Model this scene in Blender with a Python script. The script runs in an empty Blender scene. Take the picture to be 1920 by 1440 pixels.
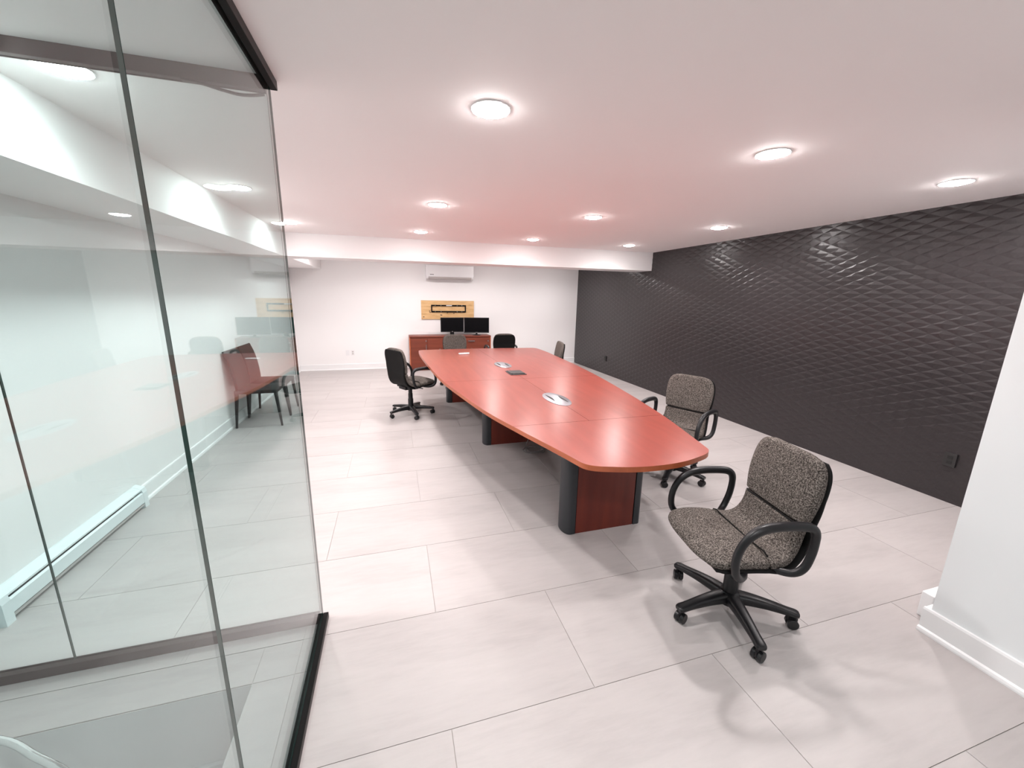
import bpy, bmesh, math, random
from mathutils import Vector, Matrix

SC = bpy.context.scene
COL = SC.collection
random.seed(7)
PI = math.pi

# ------------------------------------------------------------------ camera
cam_d = bpy.data.cameras.new('camera')
cam = bpy.data.objects.new('camera', cam_d)
COL.objects.link(cam)
RIGHT = Vector((0.95885, -0.28338, 0.01744))
UP = Vector((0.04504, 0.21246, 0.97613))
FWD = Vector((0.28033, 0.93518, -0.21648))
CAM = Vector((0, 0, 1.65))
FPX = 740.27
m = Matrix((RIGHT, UP, -FWD)).transposed().to_4x4()
m.translation = CAM
cam.matrix_world = m
cam_d.sensor_fit = 'HORIZONTAL'
cam_d.sensor_width = 36.0
cam_d.lens = 36.0 * FPX / 1920.0
cam_d.clip_start = 0.02
cam_d.clip_end = 60
SC.camera = cam

# ------------------------------------------------------------------ world, exposure
w = bpy.data.worlds.new('world')
SC.world = w
w.use_nodes = True
w.node_tree.nodes['Background'].inputs[0].default_value = (0.9, 0.95, 1.0, 1)
w.node_tree.nodes['Background'].inputs[1].default_value = 0.05
SC.view_settings.view_transform = 'Standard'
SC.view_settings.look = 'None'
SC.view_settings.gamma = 1.0
SC.view_settings.exposure = 0.72
SC.view_settings.use_curve_mapping = False
SC.cycles.adaptive_threshold = 0.05
SC.cycles.max_bounces = 8
SC.cycles.glossy_bounces = 3
SC.cycles.transmission_bounces = 3
SC.cycles.light_sampling_threshold = 0.03
LAMP_W = 6.2
LAMP_COL = (1.0, 0.93, 0.92)
LAMP_COL_COOL = (0.93, 0.98, 1.0)
LENS_EMIT = 125.0

H = 2.45            # ceiling height
XD = 4.461          # dark wall face
XL = -1.98          # left wall face
YB = 9.30           # back wall face
YN = -3.2           # wall behind the camera
GX = -0.422          # near glass plane
GY = 1.935           # far glass plane

# ------------------------------------------------------------------ materials
def mat(name, col=(.8, .8, .8), rough=.5, metal=0.0, spec=.5):
    mt = bpy.data.materials.new(name)
    mt.use_nodes = True
    b = mt.node_tree.nodes['Principled BSDF']
    b.inputs['Base Color'].default_value = (*col, 1)
    b.inputs['Roughness'].default_value = rough
    b.inputs['Metallic'].default_value = metal
    b.inputs['Specular IOR Level'].default_value = spec
    return mt, mt.node_tree, b

def node(nt, typ, **kw):
    n = nt.nodes.new(typ)
    for k, v in kw.items():
        setattr(n, k, v)
    return n

def noise(nt, scale, detail=3, rough=.5, coord='Object', mapscale=None):
    tc = node(nt, 'ShaderNodeTexCoord')
    out = tc.outputs[coord]
    if mapscale:
        mp = node(nt, 'ShaderNodeMapping')
        mp.inputs['Scale'].default_value = mapscale
        nt.links.new(out, mp.inputs['Vector'])
        out = mp.outputs[0]
    n = node(nt, 'ShaderNodeTexNoise')
    n.inputs['Scale'].default_value = scale
    n.inputs['Detail'].default_value = detail
    n.inputs['Roughness'].default_value = rough
    nt.links.new(out, n.inputs['Vector'])
    return n

def ramp(nt, src, stops):
    r = node(nt, 'ShaderNodeValToRGB')
    e = r.color_ramp.elements
    while len(e) < len(stops):
        e.new(.5)
    for el, (p, c) in zip(e, stops):
        el.position = p
        el.color = (*c, 1)
    nt.links.new(src, r.inputs[0])
    return r

def bump(nt, b, src, strength=.2, dist=.002):
    bp = node(nt, 'ShaderNodeBump')
    bp.inputs['Strength'].default_value = strength
    bp.inputs['Distance'].default_value = dist
    nt.links.new(src, bp.inputs['Height'])
    nt.links.new(bp.outputs[0], b.inputs['Normal'])

def paint(name, col, rough=.6):
    mt, nt, b = mat(name, col, rough, spec=.3)
    n = noise(nt, 1.3, 1)
    r = ramp(nt, n.outputs['Fac'], [(.3, tuple(c * .99 for c in col)), (.7, col)])
    nt.links.new(r.outputs[0], b.inputs['Base Color'])
    return mt

M_WALL = paint('wall_paint_white', (.87, .86, .86))
M_CEIL = paint('ceiling_paint', (.92, .885, .88), .8)
M_TRIM = paint('trim_gloss_white', (.84, .845, .85), .35)
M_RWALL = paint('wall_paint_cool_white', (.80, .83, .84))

# dark wall
M_DARK, nt, b = mat('charcoal_wall_tile', (.06, .055, .056), .285, spec=.45)
n = noise(nt, 60, 3)
r = ramp(nt, n.outputs['Fac'], [(.3, (.024, .020, .0213)), (.7, (.031, .0265, .028))])
nt.links.new(r.outputs[0], b.inputs['Base Color'])

# floor tile
M_TILE, nt, b = mat('porcelain_floor_tile', (.6, .57, .55), .42, spec=.4)
n1 = noise(nt, 2.2, 3, .6, mapscale=(.35, 1.6, 1))
n2 = noise(nt, 22, 3, .65, mapscale=(.25, 1.5, 1))
mx = node(nt, 'ShaderNodeMix', data_type='FLOAT')
mx.inputs[0].default_value = .35
nt.links.new(n1.outputs['Fac'], mx.inputs[2])
nt.links.new(n2.outputs['Fac'], mx.inputs[3])
r = ramp(nt, mx.outputs[0], [(.28, (.375, .348, .342)), (.5, (.436, .407, .400)), (.75, (.478, .448, .440))])
oi = node(nt, 'ShaderNodeObjectInfo')
mr = node(nt, 'ShaderNodeMapRange')
mr.inputs['To Min'].default_value = .965
mr.inputs['To Max'].default_value = 1.025
nt.links.new(oi.outputs['Random'], mr.inputs['Value'])
vm = node(nt, 'ShaderNodeVectorMath', operation='SCALE')
nt.links.new(r.outputs[0], vm.inputs[0])
nt.links.new(mr.outputs[0], vm.inputs['Scale'])
nt.links.new(vm.outputs[0], b.inputs['Base Color'])
M_GROUT, _, _ = mat('grout', (.40, .37, .35), .9, spec=.1)

# table veneer
def veneer(name, c0, c1, c2, rough, axis):
    mt, nt, b = mat(name, c1, rough, spec=.5)
    ms = (9, .9, 9) if axis == 'y' else ((.9, 9, 9) if axis == 'x' else (9, 9, .7))
    n1 = noise(nt, 1.6, 3, .5, mapscale=ms)
    r = ramp(nt, n1.outputs['Fac'], [(.3, c0), (.52, c1), (.75, c2)])
    nt.links.new(r.outputs[0], b.inputs['Base Color'])
    return mt
M_TOP = veneer('cherry_veneer_top', (.236, .042, .028), (.268, .0505, .034), (.300, .060, .041), .285, 'y')
M_EDGE = veneer('cherry_edge_band', (.36, .085, .03), (.42, .105, .04), (.46, .12, .05), .35, 'y')
M_PED = veneer('cherry_veneer_dark', (.115, .014, .007), (.145, .019, .0095), (.175, .026, .013), .4, 'z')
M_CAB = veneer('cherry_veneer_cabinet', (.145, .028, .013), (.18, .036, .017), (.215, .045, .021), .45, 'x')
M_CAP, _, _ = mat('blue_grey_metal_cap', (.028, .031, .036), .42, .2)
M_SILVER, nt, b = mat('brushed_aluminium', (.42, .42, .45), .3, .9)
M_JOINT, _, _ = mat('dark_table_joint', (.05, .010, .007), .8, spec=.08)
M_SLOT, _, _ = mat('black_slot', (.008, .008, .008), .6)
M_PLASTIC, nt, b = mat('black_plastic', (.009, .009, .0105), .36, spec=.4)
M_SHELL, nt, b = mat('black_back_shell', (.007, .0068, .007), .65, spec=.15)
M_RUBBER, _, _ = mat('grey_wheel_tread', (.10, .10, .10), .6)
M_BLACKMET, _, _ = mat('black_aluminium_track', (.004, .0035, .0035), .6, spec=.12)
M_BROWNMET, _, _ = mat('dark_bronze_rail', (.030, .024, .023), .5, spec=.2)
M_SCREEN, _, _ = mat('monitor_screen', (.003, .003, .004), .3, spec=.12)
M_LEATHER, nt, b = mat('black_leather', (.007, .0065, .0065), .55, spec=.25)
n = noise(nt, 160, 3)
bump(nt, b, n.outputs['Fac'], .1, .001)
M_WHITEPL, _, _ = mat('white_plastic', (.80, .80, .81), .3)
M_GREYPL, _, _ = mat('pale_grey_plastic', (.50, .47, .46), .45)
M_CHROME, _, _ = mat('polished_steel', (.75, .77, .77), .08, 1.0)
M_HEAT, _, _ = mat('heater_enamel', (.74, .80, .82), .35)
M_DARKGREY, _, _ = mat('dark_grey_plate', (.020, .019, .019), .4)
M_CABLE, _, _ = mat('grey_cable', (.24, .23, .23), .5)

# speckled fabric
def fabric(name, lo, mid, hi):
    mt, nt, b = mat(name, mid, .95, spec=.15)
    n = noise(nt, 165, 2, .6)
    r = ramp(nt, n.outputs['Fac'], [(.34, lo), (.5, mid), (.66, hi)])
    nt.links.new(r.outputs[0], b.inputs['Base Color'])
    bump(nt, b, n.outputs['Fac'], .5, .003)
    return mt
M_FABRIC = fabric('taupe_speckled_fabric', (.022, .019, .017), (.10, .086, .077), (.25, .222, .200))
M_FABRIC2 = fabric('dark_speckled_fabric', (.02, .018, .017), (.055, .05, .046), (.13, .12, .11))

# plywood
M_PLY, nt, b = mat('plywood', (.66, .42, .20), .6)
n = noise(nt, 3, 5, .6, mapscale=(1.2, 6, 9))
r = ramp(nt, n.outputs['Fac'], [(.3, (.52, .30, .12)), (.5, (.68, .43, .20)), (.72, (.76, .52, .27))])
nt.links.new(r.outputs[0], b.inputs['Base Color'])

def glass_mat(name, tint):
    """flat architectural glass: tinted transmission plus a Fresnel reflection"""
    mt = bpy.data.materials.new(name)
    mt.use_nodes = True
    nt = mt.node_tree
    nt.nodes.clear()
    out = node(nt, 'ShaderNodeOutputMaterial')
    mix = node(nt, 'ShaderNodeMixShader')
    tr = node(nt, 'ShaderNodeBsdfTransparent')
    tr.inputs[0].default_value = (*tint, 1)
    gl = node(nt, 'ShaderNodeBsdfGlossy')
    gl.inputs['Roughness'].default_value = 0.0
    fr = node(nt, 'ShaderNodeFresnel')
    geo = node(nt, 'ShaderNodeNewGeometry')
    mr = node(nt, 'ShaderNodeMapRange')
    mr.inputs['To Min'].default_value = 1.52
    mr.inputs['To Max'].default_value = 1 / 1.52
    nt.links.new(geo.outputs['Backfacing'], mr.inputs['Value'])
    nt.links.new(mr.outputs[0], fr.inputs['IOR'])
    nt.links.new(fr.outputs[0], mix.inputs[0])
    nt.links.new(tr.outputs[0], mix.inputs[1])
    nt.links.new(gl.outputs[0], mix.inputs[2])
    nt.links.new(mix.outputs[0], out.inputs[0])
    return mt
M_GLASS = glass_mat('clear_green_glass', (.908, .968, .964))
M_GEDGE, _, _ = mat('green_glass_edge', (.035, .075, .065), .2, spec=.4)

def emit_mat(name, col, s):
    mt = bpy.data.materials.new(name)
    mt.use_nodes = True
    nt = mt.node_tree
    nt.nodes.clear()
    e = node(nt, 'ShaderNodeEmission')
    e.inputs[0].default_value = (*col, 1)
    e.inputs[1].default_value = s
    o = node(nt, 'ShaderNodeOutputMaterial')
    nt.links.new(e.outputs[0], o.inputs[0])
    return mt
M_LENS = emit_mat('led_lens', (1, .95, .94), LENS_EMIT)

# ------------------------------------------------------------------ mesh helpers
def bm_mesh(name, bm, mats, smooth=False, angle=None):
    bmesh.ops.recalc_face_normals(bm, faces=bm.faces)
    me = bpy.data.meshes.new(name)
    if smooth:
        for f in bm.faces:
            f.smooth = True
        if angle is not None:
            for e in bm.edges:
                if len(e.link_faces) == 2 and e.calc_face_angle(0) > angle:
                    e.smooth = False
    bm.to_mesh(me)
    bm.free()
    for mt in (mats if isinstance(mats, (list, tuple)) else [mats]):
        me.materials.append(mt)
    return me

def link(name, me, parent=None, loc=None, rot=None):
    o = bpy.data.objects.new(name, me)
    COL.objects.link(o)
    if parent is not None:
        o.parent = parent
    if loc is not None:
        o.location = loc
    if rot is not None:
        o.rotation_euler = rot
    return o

def tag(o, label=None, cat=None, group=None, kind=None):
    if label: o['label'] = label
    if cat: o['category'] = cat
    if group: o['group'] = group
    if kind: o['kind'] = kind
    return o

def empty(name, loc=(0, 0, 0), rz=0.0):
    o = link(name, None, None, loc, (0, 0, rz))
    o.empty_display_size = .1
    return o

def box(bm, x0, x1, y0, y1, z0, z1, mi=0, bev=0.0):
    vs = [bm.verts.new((x, y, z)) for x in (x0, x1) for y in (y0, y1) for z in (z0, z1)]
    F = [(0, 1, 3, 2), (4, 6, 7, 5), (0, 4, 5, 1), (2, 3, 7, 6), (0, 2, 6, 4), (1, 5, 7, 3)]
    fs = [bm.faces.new([vs[i] for i in f]) for f in F]
    for f in fs:
        f.material_index = mi
    if bev > 0:
        es = list({e for f in fs for e in f.edges})
        bmesh.ops.bevel(bm, geom=es, offset=bev, segments=2, profile=.5, affect='EDGES')
    return fs

def boxes(name, lst, mt, parent=None, bev=0.0):
    bm = bmesh.new()
    for b_ in lst:
        box(bm, *b_, bev=bev)
    return link(name, bm_mesh(name, bm, mt), parent)

def ring_loft(bm, rings, cap=True, close=False):
    """rings: list of lists of points (same length)"""
    R = [[bm.verts.new(p) for p in r] for r in rings]
    n = len(R[0])
    rng = range(len(R)) if close else range(len(R) - 1)
    for i in rng:
        a, c = R[i], R[(i + 1) % len(R)]
        for k in range(n):
            bm.faces.new((a[k], a[(k + 1) % n], c[(k + 1) % n], c[k]))
    if cap and not close:
        bm.faces.new(R[0])
        bm.faces.new(R[-1][::-1])
    return R

def cyl(bm, c, r, z0, z1, n=24, r1=None):
    r1 = r if r1 is None else r1
    ring_loft(bm, [[(c[0] + r * math.cos(2 * PI * k / n), c[1] + r * math.sin(2 * PI * k / n), z0) for k in range(n)],
                   [(c[0] + r1 * math.cos(2 * PI * k / n), c[1] + r1 * math.sin(2 * PI * k / n), z1) for k in range(n)]])

def lathe(bm, prof, n=32, c=(0, 0)):
    ring_loft(bm, [[(c[0] + r * math.cos(2 * PI * k / n), c[1] + r * math.sin(2 * PI * k / n), z) for k in range(n)] for r, z in prof])

def cr(P, per=6, closed=False):
    """Catmull-Rom resample of tuples of any length"""
    out = []
    n = len(P)
    segs = n if closed else n - 1
    for i in range(segs):
        if closed:
            p = [P[(i + k - 1) % n] for k in range(4)]
        else:
            p = [P[max(i - 1, 0)], P[i], P[i + 1], P[min(i + 2, n - 1)]]
        for s in range(per):
            t = s / per
            out.append(tuple(.5 * (2 * b_ + (c_ - a) * t + (2 * a - 5 * b_ + 4 * c_ - d) * t * t + (3 * b_ - a - 3 * c_ + d) * t ** 3)
                             for a, b_, c_, d in zip(*p)))
    if not closed:
        out.append(tuple(P[-1]))
    return out

def superell(n, e):
    out = []
    for k in range(n):
        t = 2 * PI * (k + .5) / n
        c, s = math.cos(t), math.sin(t)
        out.append((math.copysign(abs(c) ** (2 / e), c), math.copysign(abs(s) ** (2 / e), s)))
    return out

def sweep_xz(bm, st, e=4, n=24, y0=0, closed=False, dish=0.0):
    """sweep a superellipse along a path in the XZ plane; st: (x, z, half_width_y, half_thickness)"""
    rings = []
    m_ = len(st)
    for i, (x, z, hw, ht) in enumerate(st):
        a = st[(i - 1) % m_] if closed or i > 0 else st[i]
        c = st[(i + 1) % m_] if closed or i < m_ - 1 else st[i]
        tx, tz = c[0] - a[0], c[1] - a[1]
        L = math.hypot(tx, tz) or 1
        nx, nz = -tz / L, tx / L
        ring = []
        for cy, sn in superell(n, e):
            d = ht * sn + dish * (hw / .24) * abs(cy) ** 3
            ring.append((x + nx * d, y0 + hw * cy, z + nz * d))
        rings.append(ring)
    ring_loft(bm, rings, close=closed)

def tube(bm, pts, r, n=12, closed=False):
    rings = []
    m_ = len(pts)
    P = [Vector(p) for p in pts]
    prev = None
    for i in range(m_):
        a = P[(i - 1) % m_] if closed or i > 0 else P[i]
        c = P[(i + 1) % m_] if closed or i < m_ - 1 else P[i]
        t = (c - a).normalized()
        if prev is None:
            u = t.orthogonal().normalized()
        else:
            u = (prev - t * prev.dot(t)).normalized()
        prev = u
        v = t.cross(u)
        rr = r[i] if isinstance(r, (list, tuple)) else r
        rings.append([tuple(P[i] + (u * math.cos(2 * PI * k / n) + v * math.sin(2 * PI * k / n)) * rr) for k in range(n)])
    ring_loft(bm, rings, close=closed)

def prism(bm, poly, z0, z1, mi_top=0, mi_side=0, bev=0.0):
    """extrude a CCW xy polygon"""
    lo = [bm.verts.new((x, y, z0)) for x, y in poly]
    hi = [bm.verts.new((x, y, z1)) for x, y in poly]
    n = len(poly)
    ft = bm.faces.new(hi); ft.material_index = mi_top
    fb = bm.faces.new(lo[::-1]); fb.material_index = mi_side
    for k in range(n):
        f = bm.faces.new((lo[k], lo[(k + 1) % n], hi[(k + 1) % n], hi[k]))
        f.material_index = mi_side
    if bev > 0:
        bmesh.ops.bevel(bm, geom=list(ft.edges), offset=bev, segments=2, profile=.5, affect='EDGES')

def project(P):
    d = Vector(P) - CAM
    z = d.dot(FWD)
    return 960 + FPX * d.dot(RIGHT) / z, 720 - FPX * d.dot(UP) / z, z

# ------------------------------------------------------------------ the room shell
OPX, OPY0, OPY1 = -.655, -2.2, 1.635      # stair opening: XL..OPX, OPY0..OPY1
SLAB = -.0035
floor = boxes('floor', [(XL - .2, XD + .2, OPY1, YB + .2, -.2, SLAB),
                        (OPX, XD + .2, YN - .2, OPY1, -.2, SLAB),
                        (XL - .2, OPX, YN - .2, OPY0, -.2, SLAB)], M_GROUT)
tag(floor, 'pale grey-beige porcelain tile floor with thin dark joints', kind='structure')

def tile(*rects):
    """one floor tile made of one or more rectangles"""
    g = .0013
    rects = [r for r in rects if r[1] - r[0] > .02 and r[3] - r[2] > .02]
    if not rects:
        return
    x0, x1, y0, y1 = rects[0]
    cx, cy = (x0 + x1) / 2, (y0 + y1) / 2
    bm = bmesh.new()
    for k, (x0, x1, y0, y1) in enumerate(rects):
        box(bm, x0 + g - cx, x1 - g - cx, y0 + g - cy, y1 - g - cy, SLAB, 0)
        if k:                                   # bridge to the first rectangle
            xa, xb = (x1 - g, rects[0][0] + g) if x1 <= rects[0][0] + 1e-6 else (rects[0][1] - g, x0 + g)
            box(bm, xa - cx, xb - cx, max(y0, rects[0][2]) + g - cy, min(y1, rects[0][3]) - g - cy, SLAB, 0)
    link('floor_tile', bm_mesh('floor_tile', bm, M_TILE), floor, (cx, cy, 0))

TY0, TDY, TX = .617, .603, .145
XS, YS = GX - .008, GY + .012               # the glass corner cuts the tile field
i = math.floor((YN - TY0) / TDY)
while TY0 + i * TDY < YB:
    ya, yb = max(YN, TY0 + i * TDY), min(YB, TY0 + (i + 1) * TDY)
    off = TX if i % 2 == 0 else TX + .62
    k = math.floor((XL - off) / 1.24)
    while off + k * 1.24 < XD:
        xa, xb = max(XL, off + k * 1.24), min(XD, off + (k + 1) * 1.24)
        if ya >= YS or xa >= XS:
            tile((xa, xb, ya, yb))
        elif yb <= YS:
            tile((XS, xb, ya, yb))
        elif xb <= XS:
            tile((xa, xb, YS, yb))
        else:
            tile((XS, xb, ya, yb), (xa, XS, YS, yb))
        k += 1
    i += 1
# border tiles around the stair opening, behind the glass
for x0, x1 in ((XL, -1.72), (-1.72, -.49)):
    tile((x0, x1, 1.822, YS))
    tile((x0, min(x1, OPX), OPY1, 1.822))
tile((-.49, XS, OPY1, YS))
tile((OPX, -.49, OPY1, 1.822))
for y1, y0 in ((OPY1, .43), (.43, -.78), (-.78, OPY0)):
    tile((OPX, -.49, y0, y1))
    tile((-.49, XS, y0, y1))

tag(boxes('ceiling', [(XL - .2, XD + .2, YN - .2, YB + .2, H, H + .15)], M_CEIL),
    'smooth white painted ceiling', kind='structure')
tag(boxes('wall_back', [(XL - .2, XD + .2, YB, YB + .2, -.2, H)], M_WALL), 'white back wall behind the table', kind='structure')
tag(boxes('wall_left', [(XL - .2, XL, YN - .2, YB, -1.0, H)], M_WALL), 'white left wall behind the glass', kind='structure')
tag(boxes('wall_near', [(XL, 2.56, YN - .2, YN, -.2, H)], M_WALL), kind='structure')
wr = boxes('wall_right', [(XD, XD + .2, .9, YB, -.2, H)], M_DARK)
tag(wr, 'charcoal accent wall with faceted diamond relief', kind='structure')
tag(boxes('wall_pier', [(2.56, 2.80, YN - .2, 1.03, -.2, H), (2.68, XD + .2, .85, 1.072, -.2, H)], M_RWALL),
    'white wall end at the right edge', kind='structure')
tag(boxes('ceiling_beam', [(XL, XD, 6.32, 6.80, 2.14, H)], M_WALL), 'white dropped ceiling beam crossing the room', kind='structure')
tag(boxes('ceiling_soffit', [(XL, -1.40, YN, 6.32, 2.14, H), (XL, -1.40, 6.80, YB, 2.14, H)], M_WALL),
    'white boxed soffit along the left wall', kind='structure')

# relief diamonds on the dark wall
RW, RH = .196, .0845
def rhomb(cy, cz):
    pts = [(cy - RW / 2, cz), (cy, cz - RH / 2), (cy + RW / 2, cz), (cy, cz + RH / 2)]
    return [(p[0], min(max(p[1], .0), H)) for p in pts]
cells = []
ny = int((YB - 1.08) / (RW / 2)) + 2
nz = int(H / (RH / 2)) + 2
for i in range(ny):
    for j in range(nz):
        if (i + j) % 2:
            continue
        cy, cz = 1.1 + i * RW / 2, j * RH / 2
        if cy + RW / 2 > YB or cy - RW / 2 < 1.08:
            continue
        u, v, d = project((XD, cy, cz))
        edge_u = 1920 - .3036 * (v - 564)
        vis = 0 < u < min(1915, edge_u) and 360 < v < 960 and cz < H - .03 and cz > .03
        cells.append((d if vis else 99 + i, cy, cz))
cells.sort()
def facet(bm, pts, c):
    ap = bm.verts.new((-.0031, c[0] + RW * .18, min(max(c[1] + RH * .10, .004), H - .004)))
    vs = [bm.verts.new((0, p[0], p[1])) for p in pts]
    for k in range(4):
        a, b_ = vs[k], vs[(k + 1) % 4]
        if (a.co - b_.co).length > 1e-4:
            bm.faces.new((a, b_, ap))
bm = bmesh.new()
facet(bm, [(-RW / 2, 0), (0, -RH / 2), (RW / 2, 0), (0, RH / 2)], (0, .0))
for v in bm.verts:
    if v.co.x < -.001:
        v.co.z = RH * .10
me_f = bm_mesh('relief_diamond', bm, M_DARK)
full = [c for c in cells[:300]]
for d, cy, cz in full:
    link('relief_diamond', me_f, wr, (XD, cy, cz))
bm = bmesh.new()
for d, cy, cz in cells[300:]:
    facet(bm, rhomb(cy, cz), (cy, cz))
for f in bm.faces:
    f.normal_update()
    if f.normal.x > 0:
        f.normal_flip()
me = bpy.data.meshes.new('relief_field')
bm.to_mesh(me); bm.free()
me.materials.append(M_DARK)
o = link('relief_field', me, wr, (XD, 0, 0))
o['kind'] = 'stuff'

# ------------------------------------------------------------------ baseboards
def baseboard_prof(bm, run, side):
    """simple section: tall board with eased top and a shoe strip. run=(axis, pos, a, b), side=+1/-1 into the room"""
    axis, pos, a, b_ = run
    prof = [(0, 0), (.030, 0), (.030, .008), (.026, .020), (.016, .026), (.016, .122), (.012, .132), (0, .132)]
    rings = []
    for t in (a, b_):
        if axis == 'x':
            rings.append([(t, pos + side * p, z) for p, z in prof])
        else:
            rings.append([(pos + side * p, t, z) for p, z in prof])
    ring_loft(bm, rings)
for nm, runs, lab in (
        ('baseboard_back', [('x', YB, XL, .30, -1), ('x', YB, 2.14, XD, -1)], 'white baseboard along the back wall'),
        ('baseboard_left', [('y', XL, 3.53, YB - .03, 1), ('y', XL, GY + .03, 2.27, 1)], 'white baseboard along the left wall'),
        ('baseboard_right', [('y', 2.56, YN, 1.055, -1)], 'white baseboard along the wall end on the right'),
        ('trim_1', [], 'white baseboard return behind the wall end')):
    bm = bmesh.new()
    for ax, pos, a, b_, s in runs:
        baseboard_prof(bm, (ax, pos, a, b_), s)
    if nm == 'trim_1':
        box(bm, 2.66, 2.95, 1.0721, 1.124, 0, .145, bev=.004)
        box(bm, 2.561, 2.66, 1.031, 1.055, 0, .130, bev=.002)
    tag(link(nm, bm_mesh(nm, bm, M_TRIM)), lab, kind='structure')

# ------------------------------------------------------------------ stairwell behind the glass
tag(boxes('wall_stairwell', [(XL, OPX, OPY1 - .001, OPY1 + .06, -1.0, -.004), (OPX - .001, OPX + .06, OPY0, OPY1, -1.0, -.004),
                             (XL, OPX, OPY0 - .06, OPY0 + .012, -1.0, -.004)], M_WALL),
    'grey-white wall inside the stair opening', kind='structure')
tag(boxes('floor_landing', [(XL, OPX, OPY0, OPY1, -.60, -.50), (XL, OPX, OPY0, -.10, -.50, -.335), (XL, OPX, OPY0, -.40, -.335, -.17)], M_TILE),
    'stair landing below the floor level', kind='structure')
bm = bmesh.new()
box(bm, XL, OPX - .002, OPY1 - .018, OPY1 - .001, -.50, -.36, bev=.003)
tag(link('baseboard_stairwell', bm_mesh('baseboard_stairwell', bm, M_TRIM)), 'white baseboard at the foot of the stairwell wall', kind='structure')
bm = bmesh.new()
tube(bm, cr([(XL + .001, 1.60, .17), (-1.70, 1.60, .15), (-1.405, 1.545, .10), (-1.247, 1.458, .085), (-1.08, 1.348, .065), (-.97, 1.18, .02), (-.95, .92, -.10), (-.95, .82, -.30), (-.95, .82, -.50)], 8), .012, 14)
tag(link('stair_handrail', bm_mesh('stair_handrail', bm, M_CHROME, True)),
    'curved shiny metal handrail low in the stair opening behind the glass', 'handrail')

# ------------------------------------------------------------------ glass partitions
def pane_mesh(name, dims, thin_axis):
    bm = bmesh.new()
    fs = box(bm, *dims)
    for f in bm.faces:
        f.normal_update()
        n = f.normal
        big = abs(n.x) > .9 if thin_axis == 'x' else abs(n.y) > .9
        f.material_index = 0 if big else 1
    return bm_mesh(name, bm, [M_GLASS, M_GEDGE])
gp = empty('glass_partition', (GX, .4, 0))
tag(gp, 'clear glass partition beside the camera with black floor and ceiling tracks', 'glass partition')
gm = Matrix.Translation((-GX, -.4, 0))
def child(o, par):
    o.parent = par
    o.matrix_parent_inverse = par.matrix_basis.inverted()
    return o
ZG0, ZG1 = .012, H - .012
for y0, y1 in ((.928, GY + .005), (-.60, .926), (-2.2, -.602)):
    child(link('glass_pane', pane_mesh('glass_pane', (GX - .004, GX + .004, y0, y1, ZG0, ZG1), 'x')), gp)
def track(name, lst, mt, par):
    return child(boxes(name, lst, mt, bev=.0015), par)
YT = GY + .008
for nm, z0, z1, zb in (('floor_track', 0, .030, (0, .011)), ('ceiling_track', H - .034, H, (H - .011, H))):
    t = track(nm, [(GX + .0045, GX + .027, -2.2, YT, z0, z1), (GX - .012, GX - .0045, -2.2, YT, z0, z1), (GX - .0045, GX + .0045, -2.2, YT, *zb)], M_BLACKMET, gp)
    # bronze cover strip on the room side
    c_ = boxes('cover_strip', [(GX + .0272, GX + .0285, -2.2, YT, z0 + .001, z1 - .001)], M_BROWNMET)
    c_.parent = t
    c_.matrix_parent_inverse = (gp.matrix_basis @ t.matrix_parent_inverse @ t.matrix_basis).inverted()
gq = empty('glass_partition', (-1.2, GY, 0))
tag(gq, 'clear glass partition crossing behind the stair opening, seen through the nearer glass', 'glass partition')
for x0, x1 in ((-1.424, GX - .008), (XL + .002, -1.428)):
    child(link('glass_pane', pane_mesh('glass_pane', (x0, x1, GY - .004, GY + .004, ZG0, ZG1), 'y')), gq)
track('floor_track', [(XL, GX - .0125, GY - .030, GY - .0045, 0, .045), (XL, GX - .0125, GY + .0045, GY + .010, 0, .045), (XL, GX - .0125, GY - .0045, GY + .0045, 0, .011)], M_BROWNMET, gq)
track('ceiling_track', [(XL + .58, GX - .0125, GY - .030, GY - .0045, H - .050, H), (XL + .58, GX - .0125, GY + .0045, GY + .010, H - .050, H), (XL + .58, GX - .0125, GY - .0045, GY + .0045, H - .011, H)], M_BROWNMET, gq)

# loose rubber gasket sagging from the far ceiling track near the corner
bm = bmesh.new()
gz = H - .052
sweep_xz(bm, cr([(-.70, gz, .010, .003), (-.64, gz - .003, .010, .003), (-.58, gz - .014, .010, .0035), (-.52, gz - .022, .010, .0035), (-.47, gz - .018, .010, .003), (-.436, gz - .010, .010, .003)], 5), 4, 12, y0=GY - .018)
child(link('sagging_gasket', bm_mesh('sagging_gasket', bm, M_BROWNMET, True, .8)), gq)

# ------------------------------------------------------------------ ceiling downlights
bm = bmesh.new()
lathe(bm, [(.084, -.001), (.0885, -.001), (.0885, -.004), (.084, -.0055)], 36)
ME_RING = bm_mesh('trim_ring', bm, M_WHITEPL, True, .6)
bm = bmesh.new()
lathe(bm, [(.0842, -.0035), (.083, -.0065), (.052, -.0145), (.004, -.0175)], 20)
ME_LENS = bm_mesh('lens', bm, M_LENS, True)
def downlight(x, y, label, group=None, cool=False):
    e = tag(empty('ceiling_downlight', (x, y, H)), label, 'ceiling light', group or 'round ceiling downlights')
    link('trim_ring', ME_RING, e)
    link('lens', ME_LENS, e)
    ld = bpy.data.lights.new('downlight_glow', 'AREA')
    ld.shape = 'DISK'
    ld.size = .14
    ld.energy = LAMP_W
    ld.color = LAMP_COL_COOL if cool else LAMP_COL
    ld.spread = math.radians(150)
    l = bpy.data.objects.new('downlight_glow', ld)
    COL.objects.link(l)
    l.parent = e
    l.location = (0, 0, -.021)
    return e
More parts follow.
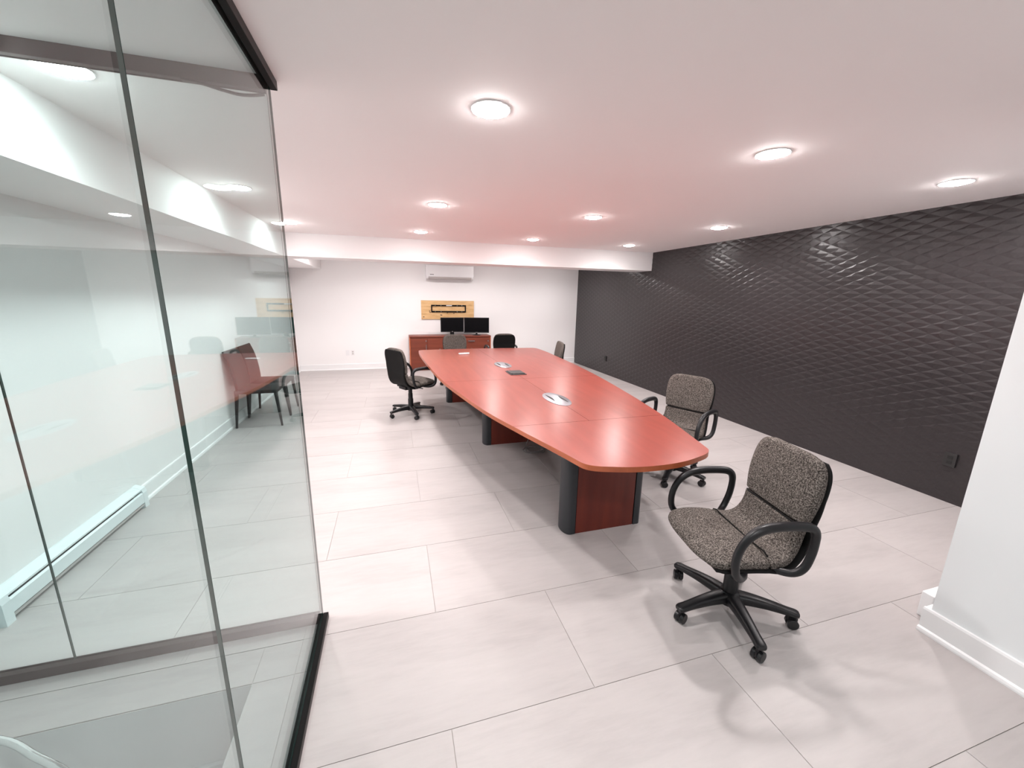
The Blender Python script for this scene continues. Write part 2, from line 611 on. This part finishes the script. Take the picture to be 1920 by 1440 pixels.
for x, y, lab in (
        (.45, 1.90, 'largest glowing round ceiling downlight, top centre nearest the camera'),
        (2.06, 1.91, 'glowing round ceiling downlight above the right side of the table near end'),
        (3.66, 1.92, 'glowing round ceiling downlight closest to the charcoal wall, far right'),
        (.43, 3.88, 'left downlight of the second row, over the left edge of the table'),
        (1.99, 3.87, 'middle downlight of the second row on the ceiling'),
        (3.57, 3.88, 'second-row ceiling downlight beside the charcoal wall'),
        (.39, 5.55, 'left ceiling downlight just in front of the white beam, above the air conditioner'),
        (1.96, 5.62, 'middle ceiling downlight just in front of the white beam'),
        (3.53, 5.63, 'right ceiling downlight just in front of the white beam, nearest the beam end'),
        (-1.12, 5.46, 'ceiling downlight at the glass edge where beam and soffit meet'),
        (-1.12, 3.83, 'ceiling downlight beside the left soffit, seen through the glass'),
        (-1.13, 2.08, 'overexposed ceiling downlight at the upper left behind two layers of glass')):
    downlight(x, y, lab)
for x, y in ((.4, 8.0), (1.98, 8.0), (3.55, 8.0), (-.85, 7.6)):
    downlight(x, y, 'ceiling downlight hidden behind the white beam', 'downlights behind the beam')
for x, y in ((.45, -.07), (1.1, -2.0)):
    downlight(x, y, 'ceiling downlight behind the camera', 'downlights behind the camera', True)

# ------------------------------------------------------------------ conference table
TZ = .74
LEFT = [(.372, 6.55), (.372, 6.20), (.405, 5.40), (.447, 4.684), (.497, 4.134), (.597, 3.479), (.692, 2.952), (.810, 2.50), (.925, 2.099), (.972, 1.92)]
RIGHTE = [(1.865, 1.92), (1.93, 2.151), (2.035, 2.55), (2.115, 2.945), (2.17, 3.236), (2.31, 4.134), (2.40, 5.03), (2.455, 5.9), (2.475, 6.20), (2.475, 6.55)]
le = cr(LEFT, 6)
re_ = cr(RIGHTE, 6)
near = cr([(.972, 1.92), (.99, 1.865), (1.03, 1.825), (1.10, 1.795), (1.25, 1.752), (1.42, 1.738), (1.58, 1.752), (1.73, 1.795), (1.80, 1.825), (1.845, 1.865), (1.865, 1.92)], 4)
far = cr([(2.475, 6.55), (2.47, 6.68), (2.45, 6.75), (2.39, 6.79), (2.2, 6.805), (1.8, 6.83), (1.42, 6.838), (1.0, 6.83), (.6, 6.805), (.455, 6.79), (.395, 6.75), (.376, 6.68), (.372, 6.55)], 4)
outline = le + near[1:-1] + re_ + far[1:-1]        # CCW when seen from above
def clip(poly, ax, val, keep_less):
    out = []
    n = len(poly)
    for k in range(n):
        a, b_ = poly[k], poly[(k + 1) % n]
        ia = (a[ax] <= val) == keep_less
        ib = (b_[ax] <= val) == keep_less
        if ia:
            out.append(a)
        if ia != ib:
            t = (val - a[ax]) / (b_[ax] - a[ax])
            out.append((a[0] + (b_[0] - a[0]) * t, a[1] + (b_[1] - a[1]) * t))
    ded = []
    for p in out:
        if not ded or math.hypot(p[0] - ded[-1][0], p[1] - ded[-1][1]) > 1e-5:
            ded.append(p)
    return ded
table = empty('conference_table', (1.41, 4.2, 0))
tag(table, 'long boat-shaped cherry wood conference table in the middle of the room', 'table')
SG = .00005
SX = 1.39
Y1, Y2 = 2.58, 4.18
pieces = [
    clip(outline, 1, Y1 - SG, True),
    clip(clip(clip(outline, 1, Y1 + SG, False), 1, Y2 - SG, True), 0, SX - SG, True),
    clip(clip(clip(outline, 1, Y1 + SG, False), 1, Y2 - SG, True), 0, SX + SG, False),
    clip(clip(outline, 1, Y2 + SG, False), 0, SX - SG, True),
    clip(clip(outline, 1, Y2 + SG, False), 0, SX + SG, False)]
for p in pieces:
    bm = bmesh.new()
    prism(bm, p, TZ - .032, TZ, 0, 1)
    child(link('tabletop_panel', bm_mesh('tabletop_panel', bm, [M_TOP, M_EDGE])), table)
# thin dark joint lines between the panels
def edge_x(y, side):
    E_ = le if side < 0 else re_
    for p, q in zip(E_[:-1], E_[1:]):
        if min(p[1], q[1]) <= y <= max(p[1], q[1]):
            return p[0] + (q[0] - p[0]) * (y - p[1]) / (q[1] - p[1])
for d in ((edge_x(Y1, -1), edge_x(Y1, 1), Y1 - .0016, Y1 + .0016), (edge_x(Y2, -1), edge_x(Y2, 1), Y2 - .0016, Y2 + .0016),
          (SX - .0012, SX + .0012, Y1, 6.836)):
    child(boxes('joint_line', [(*d, TZ - .001, TZ + .0002)], M_JOINT), table)
# dark underlay so the seams do not show the floor
bm = bmesh.new()
inner = [(1.41 + (x - 1.41) * .9, 4.2 + (y - 4.2) * .94) for x, y in outline]
prism(bm, inner, TZ - .040, TZ - .033)
child(link('sub_frame', bm_mesh('sub_frame', bm, M_SLOT)), table)
def pedestal(x0, x1, yf, depth=.17):
    e = child(boxes('pedestal', [(x0 + .085, x1 - .085, yf + .004, yf + depth - .004, 0, TZ - .041)], M_PED, bev=.001), table)
    for s in (0, 1):
        bm = bmesh.new()
        xa = x0 if s == 0 else x1
        sg = 1 if s == 0 else -1
        pts = []
        for k in range(13):
            t = -PI / 2 + PI * k / 12
            pts.append((xa + sg * .045 - sg * .045 * math.cos(t), yf + depth / 2 + (depth / 2) * math.sin(t)))
        pts = [(xa + sg * .080, yf), *pts, (xa + sg * .080, yf + depth)]
        if s == 0:
            pts = pts[::-1]
        prism(bm, pts, .0, TZ - .041)
        c = link('end_cap', bm_mesh('end_cap', bm, M_CAP, True, .5))
        c.parent = e
        c.matrix_parent_inverse = (table.matrix_basis @ e.matrix_parent_inverse @ e.matrix_basis).inverted()
pedestal(1.093, 1.727, 2.285)
pedestal(.915, 1.905, 4.11)
pedestal(.745, 2.075, 6.02)
def grommet(cx, cy, a, b_):
    bm = bmesh.new()
    ring_loft(bm, [[(cx + a * s * math.cos(2 * PI * k / 40), cy + b_ * s * math.sin(2 * PI * k / 40), z) for k in range(40)]
                   for s, z in ((1, TZ + .0003), (1, TZ + .003), (.96, TZ + .0055), (.5, TZ + .0075), (.02, TZ + .008))])
    g = link('cable_grommet', bm_mesh('cable_grommet', bm, M_SILVER, True, .7))
    child(g, table)
    for sx in (-1, 1):
        bm = bmesh.new()
        pts = []
        N = 14
        y_a, y_b = cy + b_ * (-.62 if sx > 0 else -.38), cy + b_ * (.38 if sx > 0 else .62)
        for k in range(N + 1):
            t = k / N
            y = y_a + (y_b - y_a) * t
            pts.append((cx + sx * a * (.50 - .16 * math.sin(PI * t)), y))
        for k in range(N, -1, -1):
            t = k / N
            y = y_a + (y_b - y_a) * t
            pts.append((cx + sx * a * (.50 + .06 * math.sin(PI * t)), y))
        ded = []
        for p in pts:
            if not ded or math.hypot(p[0] - ded[-1][0], p[1] - ded[-1][1]) > 1e-5:
                ded.append(p)
        if math.hypot(ded[0][0] - ded[-1][0], ded[0][1] - ded[-1][1]) < 1e-5:
            ded.pop()
        if sx > 0:
            ded = ded[::-1]
        prism(bm, ded[::-1], TZ + .003, TZ + .0086)
        s = link('cable_slot', bm_mesh('cable_slot', bm, M_SLOT))
        s.parent = g
        s.matrix_parent_inverse = (table.matrix_basis @ g.matrix_parent_inverse @ g.matrix_basis).inverted()
grommet(1.397, 3.235, .105, .235)
grommet(1.393, 5.10, .105, .235)
pb = child(boxes('power_box', [(1.30, 1.50, 4.39, 4.64, TZ + .0003, TZ + .006)], M_CAP, bev=.002), table)
for nm, d, mt in (('power_box_lid', (1.315, 1.485, 4.43, 4.625, TZ + .0062, TZ + .014), M_DARKGREY), ('power_box_slot', (1.315, 1.485, 4.397, 4.425, TZ + .0062, TZ + .0075), M_SLOT)):
    c = boxes(nm, [d], mt, bev=.001)
    c.parent = pb
    c.matrix_parent_inverse = (table.matrix_basis @ pb.matrix_parent_inverse @ pb.matrix_basis).inverted()
# hanging cable with a coil on the floor
bm = bmesh.new()
pts = [(1.43, 4.00, TZ - .042), (1.43, 3.98, .45), (1.40, 3.95, .15), (1.34, 3.92, .02)]
for k in range(60):
    t = 2 * PI * k / 19 + 2.6
    rr = .115 + .018 * math.sin(k * .9) - .0006 * k
    pts.append((1.42 + rr * math.cos(t), 3.84 + rr * .85 * math.sin(t), .006 + .012 * (k / 60) + .004 * (1 + math.sin(k * 1.3))))
tube(bm, cr(pts, 3), .0045, 8)
tag(link('coiled_cable', bm_mesh('coiled_cable', bm, M_CABLE, True)), 'thin grey cable coiled on the floor beneath the table', 'cable')
# remote control
rm = empty('remote_control', (1.05, 6.19, TZ), math.radians(-78))
tag(rm, 'small white remote control lying on the far end of the table', 'remote control')
bm = bmesh.new()
box(bm, -.026, .026, -.085, .085, .001, .021, bev=.006)
link('body', bm_mesh('body', bm, M_WHITEPL), rm)
bm = bmesh.new()
box(bm, -.018, .018, .02, .065, .0205, .0222)
link('display', bm_mesh('display', bm, M_GREYPL), rm)
for k in range(4):
    bm = bmesh.new()
    box(bm, -.014 + .018 * (k % 2) , -.004 + .018 * (k % 2), -.05 + .03 * (k // 2), -.035 + .03 * (k // 2), .0205, .0228)
    link('button', bm_mesh('button', bm, M_GREYPL), rm)

# ------------------------------------------------------------------ office chairs
def stations(path, ends=(True, True), er=.02):
    """path of (x, z, hw, ht) -> resampled with softly rounded ends"""
    st = cr(path, 14)
    out = []
    n = len(st)
    # cumulative length
    L = [0]
    for i in range(1, n):
        L.append(L[-1] + math.hypot(st[i][0] - st[i - 1][0], st[i][1] - st[i - 1][1]))
    T = L[-1]
    for i, (x, z, hw, ht) in enumerate(st):
        f = 1.0
        g = 0.0
        for use, d in ((ends[0], L[i]), (ends[1], T - L[i])):
            if use and d < er:
                q = math.sqrt(max(0, 1 - (1 - d / er) ** 2))
                f = min(f, .12 + .88 * q)
        out.append((x, z, hw * (.985 + .015 * min(1, f)), ht * f))
    return out
SEAT = [(.292, .440, .130, .012), (.288, .450, .185, .018), (.272, .462, .215, .023), (.24, .473, .237, .026), (.17, .480, .248, .027), (.09, .478, .248, .027), (.012, .470, .244, .026)]
LUMB = [(0.0040, .4695, .244, .026), (-0.0435, .464, .236, .026), (-0.0870, .470, .224, .026), (-0.1201, .495, .210, .026), (-0.1418, .535, .200, .026), (-0.1549, .58, .196, .026), (-0.1618, .622, .198, .026)]
BACK = [(-0.1636, .630, .199, .026), (-0.1705, .69, .210, .029), (-0.1792, .75, .217, .031), (-0.1888, .81, .218, .030), (-0.1975, .865, .212, .028), (-0.2036, .905, .197, .026), (-0.2079, .932, .172, .023), (-0.2105, .946, .135, .016), (-0.2114, .951, .100, .010)]
def cushion(name, path, mt, ends):
    bm = bmesh.new()
    sweep_xz(bm, [(x, z, hw, ht) for x, z, hw, ht in stations(path, ends, .011)], 5, 36, dish=.014)
    return bm_mesh(name, bm, mt, True, 1.0)
ME = {}
ME['seat_cushion'] = cushion('seat_cushion', SEAT, M_FABRIC, (False, True))
ME['lumbar_cushion'] = cushion('lumbar_cushion', LUMB, M_FABRIC, (True, True))
ME['backrest_cushion'] = cushion('backrest_cushion', BACK, M_FABRIC, (True, False))
shell = []
allp = cr(SEAT[2:] + LUMB[1:] + BACK[1:7], 4)
for i, (x, z, hw, ht) in enumerate(allp):
    a, c = allp[max(i - 1, 0)], allp[min(i + 1, len(allp) - 1)]
    tx, tz = c[0] - a[0], c[1] - a[1]
    L = math.hypot(tx, tz)
    nx, nz = -tz / L, tx / L
    k = i / len(allp)
    off = .026 + (.022 * math.sin(PI * min(1, max(0, (k - .25) / .5))) if .25 < k < .75 else 0)
    # the path runs front to back and up, so the outside of the shell is on the +normal side
    sgn = 1 if nz * -1 > 0 or nx < 0 else -1
    shell.append((x, z, hw, ht, nx, nz, off))
bm = bmesh.new()
def shell_st():
    out = []
    for x, z, hw, ht, nx, nz, off in shell:
        # outward = away from sitter: below seat (nz<0) / behind back (nx<0)
        s = 1.0
        if (nz > 0 and abs(nz) >= abs(nx)) or (nx > 0 and abs(nx) > abs(nz)):
            s = -1.0
        out.append((x + s * nx * off, z + s * nz * off, hw + .006, .011))
    return out
sweep_xz(bm, shell_st(), 5, 36, dish=.014)
ME['back_shell'] = bm_mesh('back_shell', bm, M_SHELL, True, 1.0)
# thin black tubes added to darken the seam creases of seat and backrest
def crease_line(cx, cz, hw, nx, nz, off):
    bm = bmesh.new()
    P = []
    for k in range(17):
        u = (-1 + 2 * k / 16) * .88
        d = off + .014 * (hw / .24) * abs(u) ** 3 - (.014 if k in (0, 16) else 0)
        P.append((cx + nx * d, u * hw, cz + nz * d))
    tube(bm, P, .0034, 8)
    return bm_mesh('seam_dark_line', bm, M_SHELL, True)
ME['crease_seat'] = crease_line(.008, .4697, .244, 0, 1, .0215)
ME['crease_back'] = crease_line(-.163, .626, .199, .98, .17, .0215)
# mechanism and column
bm = bmesh.new()
box(bm, -.13, .10, -.085, .085, .375, .425, bev=.012)
box(bm, -.03, .03, -.215, .215, .405, .434, bev=.006)
box(bm, .09, .13, -.215, .215, .405, .430, bev=.006)
box(bm, -.11, -.06, -.16, .16, .395, .43, bev=.006)
box(bm, .06, .075, -.20, -.08, .385, .395, bev=.002)
ME['mechanism'] = bm_mesh('mechanism', bm, M_PLASTIC)
bm = bmesh.new()
lathe(bm, [(.036, .07), (.036, .22), (.034, .225), (.031, .23), (.031, .30), (.027, .305), (.027, .38)], 24)
ME['column'] = bm_mesh('column', bm, M_PLASTIC, True, .6)
bm = bmesh.new()
lathe(bm, [(.03, .055), (.052, .062), (.060, .085), (.056, .115), (.044, .13), (.03, .135)], 28)
ME['hub'] = bm_mesh('hub', bm, M_PLASTIC, True, .8)
# one base leg pointing +x
bm = bmesh.new()
sweep_xz(bm, cr([(.03, .098, .038, .030), (.10, .100, .033, .027), (.18, .096, .028, .022), (.26, .087, .025, .017), (.305, .082, .026, .015), (.320, .080, .020, .012)], 4), 3.2, 16)
ME['leg'] = bm_mesh('leg', bm, M_PLASTIC, True, .9)
bm = bmesh.new()
def wheel(bm, cy, wd, rr, cz, cx):
    N = 20
    rings = []
    for yy, r_ in ((cy - wd / 2, rr * .70), (cy - wd / 2, rr * .9), (cy - wd * .38, rr), (cy + wd * .38, rr), (cy + wd / 2, rr * .9), (cy + wd / 2, rr * .70)):
        rings.append([(cx + r_ * math.cos(2 * PI * k / N), yy, cz + r_ * math.sin(2 * PI * k / N)) for k in range(N)])
    ring_loft(bm, rings)
wheel(bm, -.015, .020, .027, .027, .0)
wheel(bm, .015, .020, .027, .027, .0)
cyl(bm, (.012, 0), .008, .03, .078, 12)
box(bm, -.020, .024, -.005, .005, .020, .056, bev=.002)
ME['caster'] = bm_mesh('caster', bm, M_PLASTIC, True, .6)
# loop armrests
ARM = [(0.0000, .19, .425), (-0.0357, .235, .428), (-0.0785, .272, .440), (-0.1107, .288, .475), (-0.1321, .290, .54), (-0.1392, .290, .61), (-0.1321, .290, .655), (-0.1035, .290, .681), (-0.0428, .290, .690), (0.0600, .290, .690), (0.1400, .290, .672), (0.1950, .290, .622), (0.2220, .290, .55), (0.2180, .290, .475), (0.1900, .280, .435), (0.1450, .250, .420), (0.1100, .20, .420)]
def armrest(s):
    bm = bmesh.new()
    P = cr([(x, s * y, z) for x, y, z in ARM], 5)
    rr = []
    for x, y, z in P:
        rr.append(.0175 + .0035 * max(0, min(1, (z - .62) / .06)))
    tube(bm, P, rr, 14)
    return bm_mesh('armrest', bm, M_PLASTIC, True)
ME['arm_r'] = armrest(-1)
ME['arm_l'] = armrest(1)

def office_chair(x, y, ang, base, label, dz=0.0):
    """ang: facing direction in degrees (world), base: angle of the first base leg (world)"""
    e = tag(empty('office_chair', (x, y, 0), math.radians(ang)), label, 'chair', 'swivel office chairs')
    for nm in ('seat_cushion', 'lumbar_cushion', 'backrest_cushion', 'back_shell', 'mechanism'):
        link(nm, ME[nm], e, (0, 0, dz))
    link('armrest', ME['arm_r'], e, (0, 0, dz))
    link('armrest', ME['arm_l'], e, (0, 0, dz))
    link('seam_dark_line', ME['crease_seat'], e, (0, 0, dz))
    link('seam_dark_line', ME['crease_back'], e, (0, 0, dz))
    link('column', ME['column'], e)
    link('hub', ME['hub'], e)
    for k in range(5):
        a = math.radians(base - ang + 72 * k)
        lg = link('leg', ME['leg'], e, (0, 0, 0), (0, 0, a))
        sw = random.uniform(-1.2, 1.2)
        link('caster', ME['caster'], lg, (.298, 0, 0), (0, 0, sw))
    return e
office_chair(1.67, 1.42, 169, 35, 'taupe speckled swivel armchair standing alone in the right foreground')
office_chair(2.49, 2.94, 205, 6, 'taupe swivel armchair tucked under the right side of the table near end')
office_chair(.18, 5.55, 31, 66, 'black-backed swivel armchair seen from behind at the left side of the table')
office_chair(1.08, 7.17, 270, 10, 'grey swivel chair at the far end of the table in front of the monitors', -.012)
office_chair(2.05, 7.66, 92, 40, 'swivel chair showing its black back beside the cabinet beyond the table', -.012)
office_chair(2.48, 6.20, 170, 20, 'swivel chair seen edge-on at the far right side of the table', -.03)

# ------------------------------------------------------------------ guest chairs behind the glass
bm = bmesh.new()
box(bm, -.235, .235, -.225, .225, .425, .470, bev=.012)
ME['g_seat'] = bm_mesh('seat', bm, M_LEATHER, True, .6)
bm = bmesh.new()
sweep_xz(bm, cr([(-.20, .43, .215, .016), (-.205, .55, .222, .018), (-.222, .70, .226, .018), (-.25, .83, .228, .017), (-.285, .935, .228, .014), (-.290, .95, .226, .008)], 5), 8, 28)
ME['g_back'] = bm_mesh('backrest', bm, M_LEATHER, True, .8)
def gleg(sx, sy):
    bm = bmesh.new()
    t, b_ = (sx * .212, sy * .200), (sx * .250, sy * .221)
    ring_loft(bm, [[(b_[0] + dx * .010, b_[1] + dy * .010, 0) for dx, dy in ((-1, -1), (1, -1), (1, 1), (-1, 1))],
                   [(t[0] + dx * .018, t[1] + dy * .018, .43) for dx, dy in ((-1, -1), (1, -1), (1, 1), (-1, 1))]])
    return bm_mesh('leg', bm, M_LEATHER)
GL = [gleg(a, b_) for a in (-1, 1) for b_ in (-1, 1)]
for yy, lab in ((5.63, 'black leather side chair behind the glass, the nearer of the pair'),
                (6.10, 'black leather side chair behind the glass, the farther of the pair')):
    e = tag(empty('side_chair', (-1.665, yy, 0), 0), lab, 'chair', 'side chairs by the left wall')
    link('seat', ME['g_seat'], e)
    link('backrest', ME['g_back'], e)
    for g in GL:
        link('leg', g, e)

# ------------------------------------------------------------------ credenza with monitors
CX0, CX1, CY0, CY1, CZ = .31, 2.13, 8.86, YB - .035, .765
cz_ = empty('credenza', ((CX0 + CX1) / 2, CY0, 0))
tag(cz_, 'reddish wood credenza with doors and a drawer against the back wall', 'cabinet')
track('body', [(CX0 + .012, CX1 - .012, CY0 + .02, CY1, 0, CZ - .028)], M_CAB, cz_)
track('top', [(CX0, CX1, CY0, CY1, CZ - .027, CZ)], M_CAB, cz_)
track('side_panel', [(CX0, CX0 + .020, CY0 + .002, CY1, 0, CZ - .028)], M_EDGE, cz_)
track('side_panel', [(CX1 - .020, CX1, CY0 + .002, CY1, 0, CZ - .028)], M_EDGE, cz_)
def sub(o, par):
    o.parent = par
    mw = Matrix.Identity(4)
    chain = []
    p = par
    while p is not None:
        chain.append(p)
        p = p.parent
    for p in reversed(chain):
        mw = mw @ p.matrix_parent_inverse @ p.matrix_basis
    o.matrix_parent_inverse = mw.inverted()
    return o
for x0, x1, hx in ((.335, .695, .665), (.700, 1.215, 1.18)):
    d = track('door', [(x0, x1, CY0 + .001, CY0 + .0195, .06, CZ - .05)], M_CAB, cz_)
    sub(boxes('handle', [(hx - .006, hx + .006, CY0 - .022, CY0 - .001, .42, .58)], M_SILVER, bev=.002), d)
    sub(boxes('lock', [(hx - .012, hx + .012, CY0 - .006, CY0 + .0005, .645, .67)], M_SILVER, bev=.003), d)
for z0, z1 in ((.40, CZ - .05), (.06, .395)):
    d = track('drawer', [(1.220, 2.105, CY0 + .001, CY0 + .0195, z0, z1)], M_CAB, cz_)
    sub(boxes('handle', [(1.60, 1.75, CY0 - .022, CY0 - .001, z1 - .075, z1 - .060)], M_SILVER, bev=.002), d)
sub(boxes('lock', [(2.05, 2.075, CY0 - .006, CY0 + .0005, .63, .655)], M_SILVER, bev=.003), d)

def monitor(cx, cy, rz, wd, ht, z0, label, round_base, tilt=0):
    e = tag(empty('computer_monitor', (cx, cy, CZ), rz), label, 'monitor', 'monitors on the credenza')
    bm = bmesh.new()
    box(bm, -wd / 2, wd / 2, -.012, .022, z0, z0 + ht, bev=.004)
    box(bm, -wd * .3, wd * .3, .02, .045, z0 + ht * .2, z0 + ht * .75, bev=.008)
    link('housing', bm_mesh('housing', bm, M_PLASTIC), e)
    bm = bmesh.new()
    box(bm, -wd / 2 + .014, wd / 2 - .014, -.0135, -.0122, z0 + .022, z0 + ht - .014)
    link('screen', bm_mesh('screen', bm, M_SCREEN), e)
    bm = bmesh.new()
    if round_base:
        lathe(bm, [(.10, .0), (.102, .006), (.09, .012), (.03, .02), (.022, .03), (.02, z0 + .06)], 32, (0, .03))
    else:
        box(bm, -.11, .11, -.06, .12, 0, .012, bev=.004)
        box(bm, -.045, .045, .02, .045, .012, z0 + .1, bev=.004)
    link('stand', bm_mesh('stand', bm, M_PLASTIC, round_base, .8), e)
    bm = bmesh.new()
    if round_base:
        box(bm, -.022, .022, -.0138, -.0121, z0 + .007, z0 + .013)
    else:
        N = 16
        ring_loft(bm, [[(.011 * math.cos(2 * PI * k / N), y_, z0 + .012 + .0085 * math.sin(2 * PI * k / N)) for k in range(N)] for y_ in (-.0121, -.0142)])
    link('logo_badge', bm_mesh('logo_badge', bm, M_GREYPL), e)
    return e
monitor(1.265, 9.0, math.radians(3), .525, .325, .075, 'black computer monitor on the credenza, the left one under the plywood board', False)
monitor(1.82, 8.98, math.radians(-8), .57, .345, .055, 'black computer monitor on the credenza, the right one with a round foot', True)

# plywood panel with the television bracket
ply = boxes('plywood_panel', [(.61, 1.815, YB - .024, YB - .001, 1.11, 1.53)], M_PLY, bev=.001)
tag(ply, 'pale plywood board screwed to the back wall above the credenza', 'board')
for x, z in ((.645, 1.155), (.78, 1.285), (.79, 1.255), (1.03, 1.20), (1.05, 1.195), (1.18, 1.245), (1.33, 1.235)):
    sub(boxes('knot_mark', [(x, x + .03, YB - .0248, YB - .0242, z, z + .016)], M_BROWNMET), ply)
br = empty('wall_mount_bracket', (1.225, YB - .024, 1.35))
tag(br, 'black television wall mount rails on the plywood board', 'wall bracket')
for nm, d in (('rail', (.83, 1.625, YB - .043, YB - .025, 1.405, 1.435)), ('rail', (.83, 1.625, YB - .043, YB - .025, 1.268, 1.298)),
              ('upright', (.83, .855, YB - .040, YB - .025, 1.2985, 1.4045)), ('upright', (1.60, 1.625, YB - .040, YB - .025, 1.2985, 1.4045))):
    track(nm, [d], M_BLACKMET, br)
track('sticker', [(1.17, 1.30, YB - .0445, YB - .0432, 1.411, 1.430)], M_WHITEPL, br)
for x in (.92, 1.05, 1.42, 1.53):
    for z in (1.418, 1.281):
        track('bolt', [(x - .007, x + .007, YB - .048, YB - .0432, z - .007, z + .007)], M_SILVER, br)

# ------------------------------------------------------------------ split air conditioner
ac = empty('air_conditioner', (1.245, YB, 2.0))
tag(ac, 'white wall-mounted split air conditioner under the beam', 'air conditioner')
AX0, AX1 = .725, 1.775
AZ1 = 2.30
bm = bmesh.new()
prof = [(YB - .001, 2.005), (YB - .001, AZ1), (YB - .19, AZ1), (YB - .21, AZ1 - .02), (YB - .215, 2.045), (YB - .195, 2.012), (YB - .15, 1.995), (YB - .08, 1.99)]
def ac_ring(x, s=1):
    return [(x, YB + (y - YB) * s, z) for y, z in prof]
ring_loft(bm, [ac_ring(AX0, .93), ac_ring(AX0 + .012), ac_ring(AX1 - .012), ac_ring(AX1, .93)])
child(link('body', bm_mesh('body', bm, M_WHITEPL)), ac)
bm = bmesh.new()
ring_loft(bm, [[(x, YB - .2175, 2.046), (x, YB - .2205, 2.044), (x, YB - .200, 2.008), (x, YB - .150, 1.990), (x, YB - .150, 1.993), (x, YB - .196, 2.011)] for x in (AX0 + .05, AX1 - .05)])
child(link('louver', bm_mesh('louver', bm, M_GREYPL)), ac)
track('front_panel', [(AX0 + .004, AX1 - .004, YB - .2225, YB - .2160, 2.060, AZ1 - .014)], M_WHITEPL, ac)
lg = track('logo_plate', [(AX0 + .075, AX0 + .175, YB - .2236, YB - .2227, 2.075, 2.105)], M_WHITEPL, ac)
bm = bmesh.new()
for k, (a, b_) in enumerate(((.085, .103), (.107, .122), (.126, .141), (.145, .163))):
    box(bm, AX0 + a, AX0 + b_, YB - .2243, YB - .2237, 2.083, 2.097)
sub(link('logo_mark', bm_mesh('logo_mark', bm, M_DARKGREY)), lg)

# ------------------------------------------------------------------ outlets
def outlet_back(x, z, label, kind):
    e = tag(empty('wall_outlet', (x, YB, z)), label, 'outlet', 'outlets on the back wall')
    track('plate', [(x - .038, x + .038, YB - .006, YB - .0002, z - .058, z + .058)], M_WHITEPL, e)
    if kind:
        for dz in (-.022, .022):
            track('socket', [(x - .017, x + .017, YB - .0078, YB - .0061, z + dz - .014, z + dz + .014)], M_GREYPL, e)
    else:
        track('socket', [(x - .010, x + .010, YB - .0078, YB - .0061, z - .012, z + .012)], M_WHITEPL, e)
outlet_back(-1.0, .375, 'white data plate low on the back wall, left of the pair', False)
outlet_back(-.895, .375, 'white power outlet low on the back wall, right of the pair', True)
def outlet_dark(y, z, label):
    e = tag(empty('wall_outlet', (XD, y, z)), label, 'outlet', 'outlets on the charcoal wall')
    track('plate', [(XD - .020, XD - .0005, y - .040, y + .040, z - .058, z + .058)], M_DARKGREY, e)
    for dz in (-.022, .022):
        track('socket', [(XD - .0222, XD - .0203, y - .017, y + .017, z + dz - .014, z + dz + .014)], M_SLOT, e)
outlet_dark(1.932, .37, 'black power outlet on the charcoal wall near the white wall end')
outlet_dark(7.70, .345, 'black power outlet on the charcoal wall beyond the table')

# ------------------------------------------------------------------ baseboard heater
ht = empty('baseboard_heater', (XL, 2.9, 0))
tag(ht, 'long white electric baseboard heater on the left wall behind the glass', 'heater')
HY0, HY1 = 2.29, 3.52
def extr(name, prof, y0, y1, mt, par):
    bm = bmesh.new()
    ring_loft(bm, [[(XL + p, y, z) for p, z in prof] for y in (y0, y1)])
    return child(link(name, bm_mesh(name, bm, mt)), par)
extr('back_plate', [(.001, .02), (.012, .02), (.012, .17), (.001, .17)], HY0 + .05, HY1 - .05, M_HEAT, ht)
extr('top_cover', [(.001, .172), (.012, .172), (.062, .150), (.062, .140), (.058, .140), (.058, .147), (.012, .166), (.001, .166)], HY0 + .05, HY1 - .05, M_HEAT, ht)
extr('front_cover', [(.066, .045), (.070, .045), (.070, .118), (.058, .126), (.056, .123), (.066, .115)], HY0 + .05, HY1 - .05, M_HEAT, ht)
extr('heating_element', [(.018, .05), (.052, .05), (.052, .11), (.018, .11)], HY0 + .10, HY1 - .10, M_SLOT, ht)
extr('bottom_lip', [(.012, .020), (.064, .020), (.064, .036), (.060, .036), (.060, .024), (.012, .024)], HY0 + .05, HY1 - .05, M_GREYPL, ht)
for a, b_ in ((HY0, HY0 + .05), (HY1 - .05, HY1)):
    extr('end_cap', [(.001, .0), (.071, .0), (.071, .120), (.062, .152), (.012, .174), (.001, .174)], a, b_, M_HEAT, ht)
